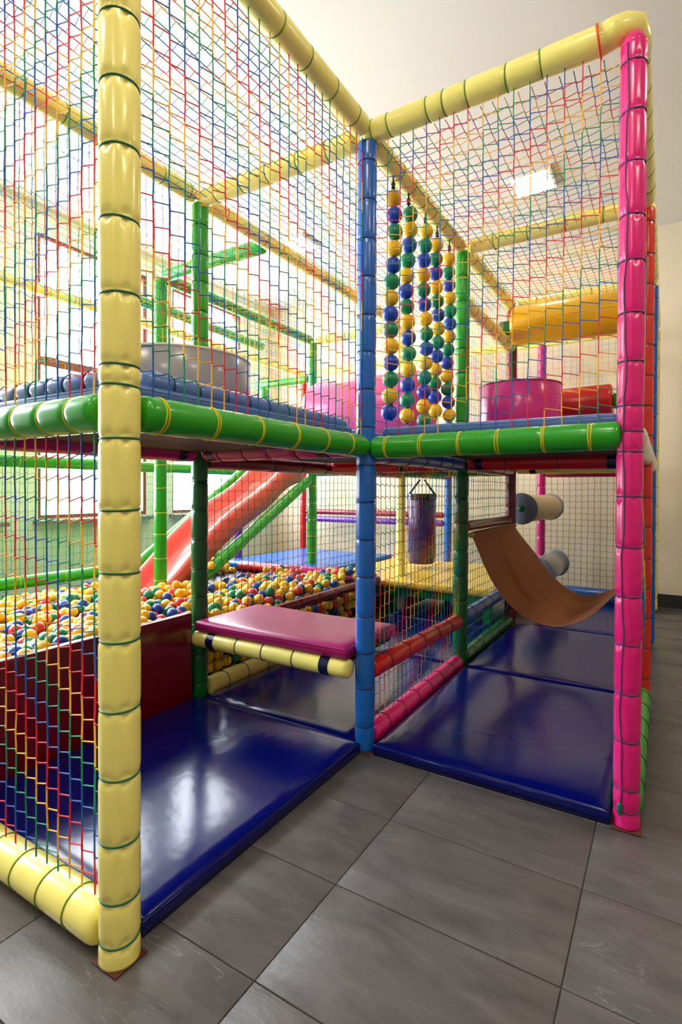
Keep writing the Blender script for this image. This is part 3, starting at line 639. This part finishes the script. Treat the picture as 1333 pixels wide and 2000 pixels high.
# ------------------------------------------------------------------ nets
def net(label, origin, ua, va, uw, vh, cell=(0.0485, 0.0555), colors='multi', r=0.0022, sub=4, slant=0.11, jit=0.0018, phase=0, group=None, flip=False, sag=0.0):
    """net panel: u runs along ua for uw metres, v along va for vh metres"""
    ua, va, og = np.array(ua, float), np.array(va, float), np.array(origin, float)
    nn = np.cross(ua, va)
    nu = max(2, int(round(uw / cell[0]))); nv = max(2, int(round(vh / cell[1])))
    du, dv = uw / nu, vh / nv
    I, J = np.meshgrid(np.arange(nu + 1), np.arange(nv + 1), indexing='ij')
    U_ = I * du + RNG.normal(0, jit * .6, I.shape); V_ = J * dv + RNG.normal(0, jit * .6, I.shape)
    # slow waviness
    U_ += jit * 1.6 * np.sin(J * 0.31 + phase) * np.sin(I * 0.23 + 1 + phase)
    V_ += jit * 2.0 * np.sin(I * 0.41 + phase * 2) * np.sin(J * 0.2 + 2)
    Wd = RNG.normal(0, 0.0006, I.shape) + sag * np.sin(PI * I / nu) * np.sin(PI * J / nv)
    V_[:, 0] = 0; V_[:, -1] = vh; U_[0, :] = 0; U_[-1, :] = uw
    sg = -1 if flip else 1
    A, B, K = [], [], []
    for i in range(nu + 1):
        for j in range(nv):
            A.append((U_[i, j], V_[i, j], Wd[i, j])); B.append((U_[i, j + 1], V_[i, j + 1], Wd[i, j + 1])); K.append(sg * i - j)
    for i in range(nu):
        for j in range(1, nv):
            s0 = slant * dv
            A.append((U_[i, j], V_[i, j] + s0 * sg, Wd[i, j])); B.append((U_[i + 1, j], V_[i + 1, j] - s0 * sg, Wd[i + 1, j])); K.append((sg * i - j + 1) if sg == 1 else (sg * (i + 1) - j + 1))
    A, B, K = np.array(A), np.array(B), np.array(K)
    seq = ['blue', 'blue', 'green', 'green', 'yellow', 'yellow', 'red', 'red']
    root = thing('safety_net', label, 'net', tuple(og), group)
    names = ['blue', 'green', 'yellow', 'red'] if colors == 'multi' else [colors]
    idx = (K + phase) % 8
    T = B - A; Ln = np.linalg.norm(T, axis=1, keepdims=True); T = T / Ln
    ref = np.tile(np.array([[0, 0, 1.0]]), (len(T), 1)); S1 = np.cross(T, ref); S1 /= np.linalg.norm(S1, axis=1, keepdims=True); S2 = np.cross(T, S1)
    to3 = lambda Q: Q[:, 0:1] * ua + Q[:, 1:2] * va + Q[:, 2:3] * nn
    for nm in names:
        sel = np.ones(len(K), bool) if colors != 'multi' else np.isin(idx, [q for q in range(8) if seq[q] == nm])
        a, b, s1, s2 = A[sel], B[sel], S1[sel], S2[sel]; m_ = len(a)
        if m_ == 0: continue
        rings = []; hz = (np.abs((b - a)[:, 0:1]) > np.abs((b - a)[:, 1:2])) * 1.0; hs = 1 - 0.25 * hz
        for P_, rr in ((a, r * 1.25), (a + (b - a) * .12, r), (b - (b - a) * .12, r), (b, r * 1.25)):
            for q in range(sub):
                t = 2 * PI * q / sub + .4
                rings.append(to3(P_ + (s1 * math.cos(t) + s2 * math.sin(t)) * rr * hs))
        Vt = np.stack(rings, 1).reshape(-1, 3)
        base = (np.arange(m_) * 4 * sub)[:, None]
        fl = []
        for k in range(3):
            for q in range(sub):
                q2 = (q + 1) % sub
                fl.append(np.stack([base[:, 0] + k * sub + q, base[:, 0] + k * sub + q2, base[:, 0] + (k + 1) * sub + q2, base[:, 0] + (k + 1) * sub + q], 1))
        Fc = np.concatenate(fl).astype(np.int32)
        me = bpy.data.meshes.new('cord'); me.vertices.add(len(Vt)); me.vertices.foreach_set('co', Vt.astype(np.float32).ravel())
        me.loops.add(Fc.size); me.loops.foreach_set('vertex_index', Fc.ravel())
        me.polygons.add(len(Fc)); me.polygons.foreach_set('loop_start', np.arange(0, Fc.size, 4, dtype=np.int32)); me.polygons.foreach_set('loop_total', np.full(len(Fc), 4, np.int32))
        me.polygons.foreach_set('use_smooth', np.ones(len(Fc), bool)); me.update(calc_edges=True); me.validate()
        me.materials.append(CORD[nm])
        o = link(nm.replace('darkgreen', 'dark_green') + '_cords', me, root); o['kind'] = 'stuff'
    return root
X, Y, Z, DZ = (1, 0, 0), (0, 1, 0), (0, 0, 1), (0, 0, -1)
zu0, zu1 = ZT - 0.04, ZD + 0.045
NX = (-1, 0, 0)
net('multicoloured net left of the yellow post below the deck beam', (-0.985, -1.21, ZD - .045), X, DZ, 0.94, ZD - .145, phase=1, sub=6, r=0.0024, cell=(.0535, .0555), jit=.0011)
net('multicoloured net left of the yellow post above the deck beam', (-0.985, -1.21, zu0), X, DZ, 0.94, zu0 - zu1, phase=3, sub=6, r=0.0024, flip=True, cell=(.0535, .0575), jit=.0012)
net('multicoloured net between the yellow and blue posts', (0, -1.165, zu0), Y, DZ, 1.12, zu0 - zu1, phase=2, sub=6, r=0.0023, cell=(.051, .0615), jit=.0012)
net('multicoloured net between the blue and pink posts', (0.04, 0, zu0), X, DZ, 0.92, zu0 - zu1, phase=5, flip=True, sub=6, r=0.0021, cell=(.056, .06), jit=.0015)
net('multicoloured roof net over the left bay', (-0.96, -1.17, ZT - .03), X, Y, 0.92, 1.13, phase=2, sag=-0.02, r=0.0019)
net('multicoloured roof net over the right front bay', (0.045, 0.045, ZT - .03), X, Y, 0.91, 1.16, phase=1, sag=-0.02, r=0.0019)
net('multicoloured roof net over the right rear bay', (0.045, 1.3, ZT - .03), X, Y, 0.91, 1.15, phase=4, sag=-0.02, r=0.0019)
net('multicoloured roof net over the back of the left deck', (-0.955, 0.045, ZT - .03), X, Y, 0.91, 2.4, phase=6, sag=-0.03, r=0.0017)
net('multicoloured net beside the red and magenta low rails', (0, 0.045, ZD - .05), Y, DZ, 1.16, ZD - .14, phase=3, r=0.0021, flip=True)
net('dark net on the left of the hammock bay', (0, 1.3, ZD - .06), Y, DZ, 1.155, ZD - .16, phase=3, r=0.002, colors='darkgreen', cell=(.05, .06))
net('multicoloured net on the inner side of the left deck', (-1.0, -1.16, zu0), Y, DZ, 1.11, zu0 - zu1 + .05, phase=4, r=0.0015, flip=True)
net('multicoloured net on the deck side of the slide cage', (-1.0, 0.05, zu0), Y, DZ, 2.4, zu0 - zu1 + .05, phase=1, r=0.0013, sub=3)
net('multicoloured net by the yellow hand rail', (0, 1.3, zu0), Y, DZ, 1.155, zu0 - zu1, phase=7, r=0.0013, sub=3)
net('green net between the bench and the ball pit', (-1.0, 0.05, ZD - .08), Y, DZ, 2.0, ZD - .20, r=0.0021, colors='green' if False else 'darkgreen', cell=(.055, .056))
net('green net on the far side of the ball pit', (-3.0, -1.2, ZD), Y, DZ, 3.6, ZD - .45, r=0.0022, sub=3, colors='green', cell=(.06, .07))
net('multicoloured upper net on the far side of the ball pit', (-3.0, -1.2, zu0), Y, DZ, 4.9, zu0 - zu1, r=0.0013, sub=3, cell=(.06, .07))
net('multicoloured roof net over the ball pit', (-2.95, -1.2, ZT - .03), X, Y, 1.9, 4.9, r=0.0013, sub=3, cell=(.07, .07), sag=-.03)
net('multicoloured net on the near side of the slide cage', (-2.0, 0.63, zu0), Y, DZ, 1.82, zu0 - 1.42, r=0.0013, sub=3, cell=(.06, .06))
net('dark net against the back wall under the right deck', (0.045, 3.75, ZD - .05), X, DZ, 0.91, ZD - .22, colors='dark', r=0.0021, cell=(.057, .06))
net('multicoloured net against the back wall above the right deck', (0.045, 3.75, zu0), X, DZ, 0.91, zu0 - zu1, r=0.0013, sub=3, cell=(.057, .06))
net('multicoloured net against the back wall above the left deck', (-2.95, 3.75, zu0), X, DZ, 2.9, zu0 - zu1, r=0.0013, sub=3, cell=(.065, .065))
net('green net against the back wall behind the blue platform', (-2.95, 3.75, ZD), X, DZ, 2.9, ZD - .4, colors='green', r=0.002, sub=3, cell=(.06, .065))
net('multicoloured net behind the pink post below deck height', (1.0, 0.045, ZD - .05), Y, DZ, 1.16, ZD - .15, phase=2, r=0.002, sag=-.03)
net('multicoloured net behind the pink post above deck height', (1.0, 0.045, zu0), Y, DZ, 1.16, zu0 - zu1, phase=5, r=0.002, sag=-.02)
net('multicoloured net behind the orange-red post below deck height', (1.0, 1.3, ZD - .05), Y, DZ, 1.16, ZD - .1, phase=2, r=0.0013, sub=3, sag=-.03)
net('multicoloured net behind the orange-red post above deck height', (1.0, 1.3, zu0), Y, DZ, 1.16, zu0 - zu1, phase=5, r=0.0013, sub=3, sag=-.02)

# ------------------------------------------------------------------ ball pit
BR = 0.0335
spots = []
dx = BR * 2.02; dyy = dx * 0.866
row = 0; y = -1.2
while y < 2.02:
    x = -2.93 + (dx / 2 if row % 2 else 0)
    while x < -1.075:
        jx, jy = random.uniform(-.007, .007), random.uniform(-.007, .007)
        h = 0.405 - 0.085 * (-1.1 - x) / 1.9 + 0.03 * math.sin(x * 3.1 + 1) * math.sin(y * 2.7) + 0.02 * math.sin(x * 7 + y * 5) + random.uniform(-.028, .028)
        px, py = x + jx, y + jy
        if -2.55 < px < -2.06 and py > 0.32: x += dx; continue            # slide
        if math.hypot(px + 2.0, py - .58) < .085 or math.hypot(px + 2.64, py - .58) < .085: x += dx; continue
        if -2.07 < px < -1.93 and py > 0.5:
            zl = 0.24 + (py - .64) * .545
            if zl < 0.52 and abs(px + 2) < .09: x += dx; continue
        if -2.72 < px < -2.56 and py > 0.55 and 0.31 + (py - .7) * .64 < .56: x += dx; continue
        if px > -1.115 and py > -0.06: h -= 0.04
        spots.append((px, py, h)); x += dx
    y += dyy; row += 1
# a few balls lying on the slide side and under the bench net
for p in [(-2.02, 0.78, 0.405), (-2.045, 0.93, 0.49), (-2.05, 1.02, 0.555), (-1.9, 0.62, 0.45)]: spots.append((p[0] + 0.11, p[1], p[2] - .03))
z = 0.045
while z < 0.36:
    y = 0.08
    while y < 2.0:
        if not (0.31 < z < 0.40): spots.append((-1.088 + random.uniform(-.006, .004), y + random.uniform(-.008, .008), max(.037, z + random.uniform(-.01, .01))))
        y += 0.0705
    z += 0.066
keep = []
grid = {}
for p in spots:
    k = tuple(int(math.floor(c / 0.07)) for c in p); ok = True
    for a in (-1, 0, 1):
        for b in (-1, 0, 1):
            for c in (-1, 0, 1):
                for q in grid.get((k[0] + a, k[1] + b, k[2] + c), ()):
                    if (q[0] - p[0]) ** 2 + (q[1] - p[1]) ** 2 + (q[2] - p[2]) ** 2 < (BR * 1.78) ** 2: ok = False
    if ok: grid.setdefault(k, []).append(p); keep.append(p)
def seen(p):
    u, v, d = project(p)
    if d < .2 or v > 1420: return None
    low = p[2] < 0.33
    if low: return d if 400 < u < 695 else None
    if -8 < u < 190 or 274 < u < 368 or 402 < u < 695:
        if v < 1305: return d
    return None
sc = sorted(((seen(p), p) for p in keep if seen(p) is not None), key=lambda q: q[0])
near = [q[1] for q in sc[:300]]; nset = set(near); rest = [p for p in keep if p not in nset]
cols = ['yellow'] * 13 + ['red'] * 4 + ['green'] * 4 + ['blue'] * 4
PBM = {k: mk_mesh('pit_ball', *sphere_vf(BR, 18, 11), BALLM[k]) for k in BALLM}
for p in near:
    c = random.choice(cols)
    o = link('pit_ball', PBM[c], None, p, (random.uniform(0, 6), random.uniform(0, 6), 0))
    u_ = project(p)[0]; z_ = 'pressed against the green net under the purple bench' if p[2] < .33 and u_ > 390 else 'behind the left net by the dark red wall' if u_ < 200 else 'at the foot of the slide beside the green post' if u_ < 390 else 'behind the green net beyond the purple bench'
    tag(o, '%s plastic pit ball %s' % (c, z_), 'ball', 'balls in the ball pit')
sv, sf = sphere_vf(BR, 12, 8); sv = np.array(sv)
VV, FF, MI = [], [], []; kk = list(BALLM)
for n_, p in enumerate(rest):
    off = n_ * len(sv); VV.append(sv + np.array(p)); FF += [tuple(i + off for i in f) for f in sf]; MI += [kk.index(random.choice(cols))] * len(sf)
me = mk_mesh('pit_balls', np.concatenate(VV).tolist(), FF)
for k in kk: me.materials.append(BALLM[k])
me.polygons.foreach_set('material_index', MI)
o = link('pit_balls', me); tag(o, 'heap of yellow, red, green and blue balls filling the pit', 'balls', kind='stuff')
# bed below the balls
bed = thing('pit_floor', 'dark padded floor of the ball pit under the balls', 'pit floor', (-2.0, 0.4, 0.0))
link('pad', boxes_mesh('pad', [(-.94, .86, -1.6, 1.6, 0.001, 0.30)], V['navy']), bed)
o = link('loose_ball', mk_mesh('loose_ball', *sphere_vf(0.035, 18, 11), BALLM['yellow']), None, (0.90, 2.1, 0.088)); tag(o, 'single yellow ball on the mat behind the pink post', 'ball')
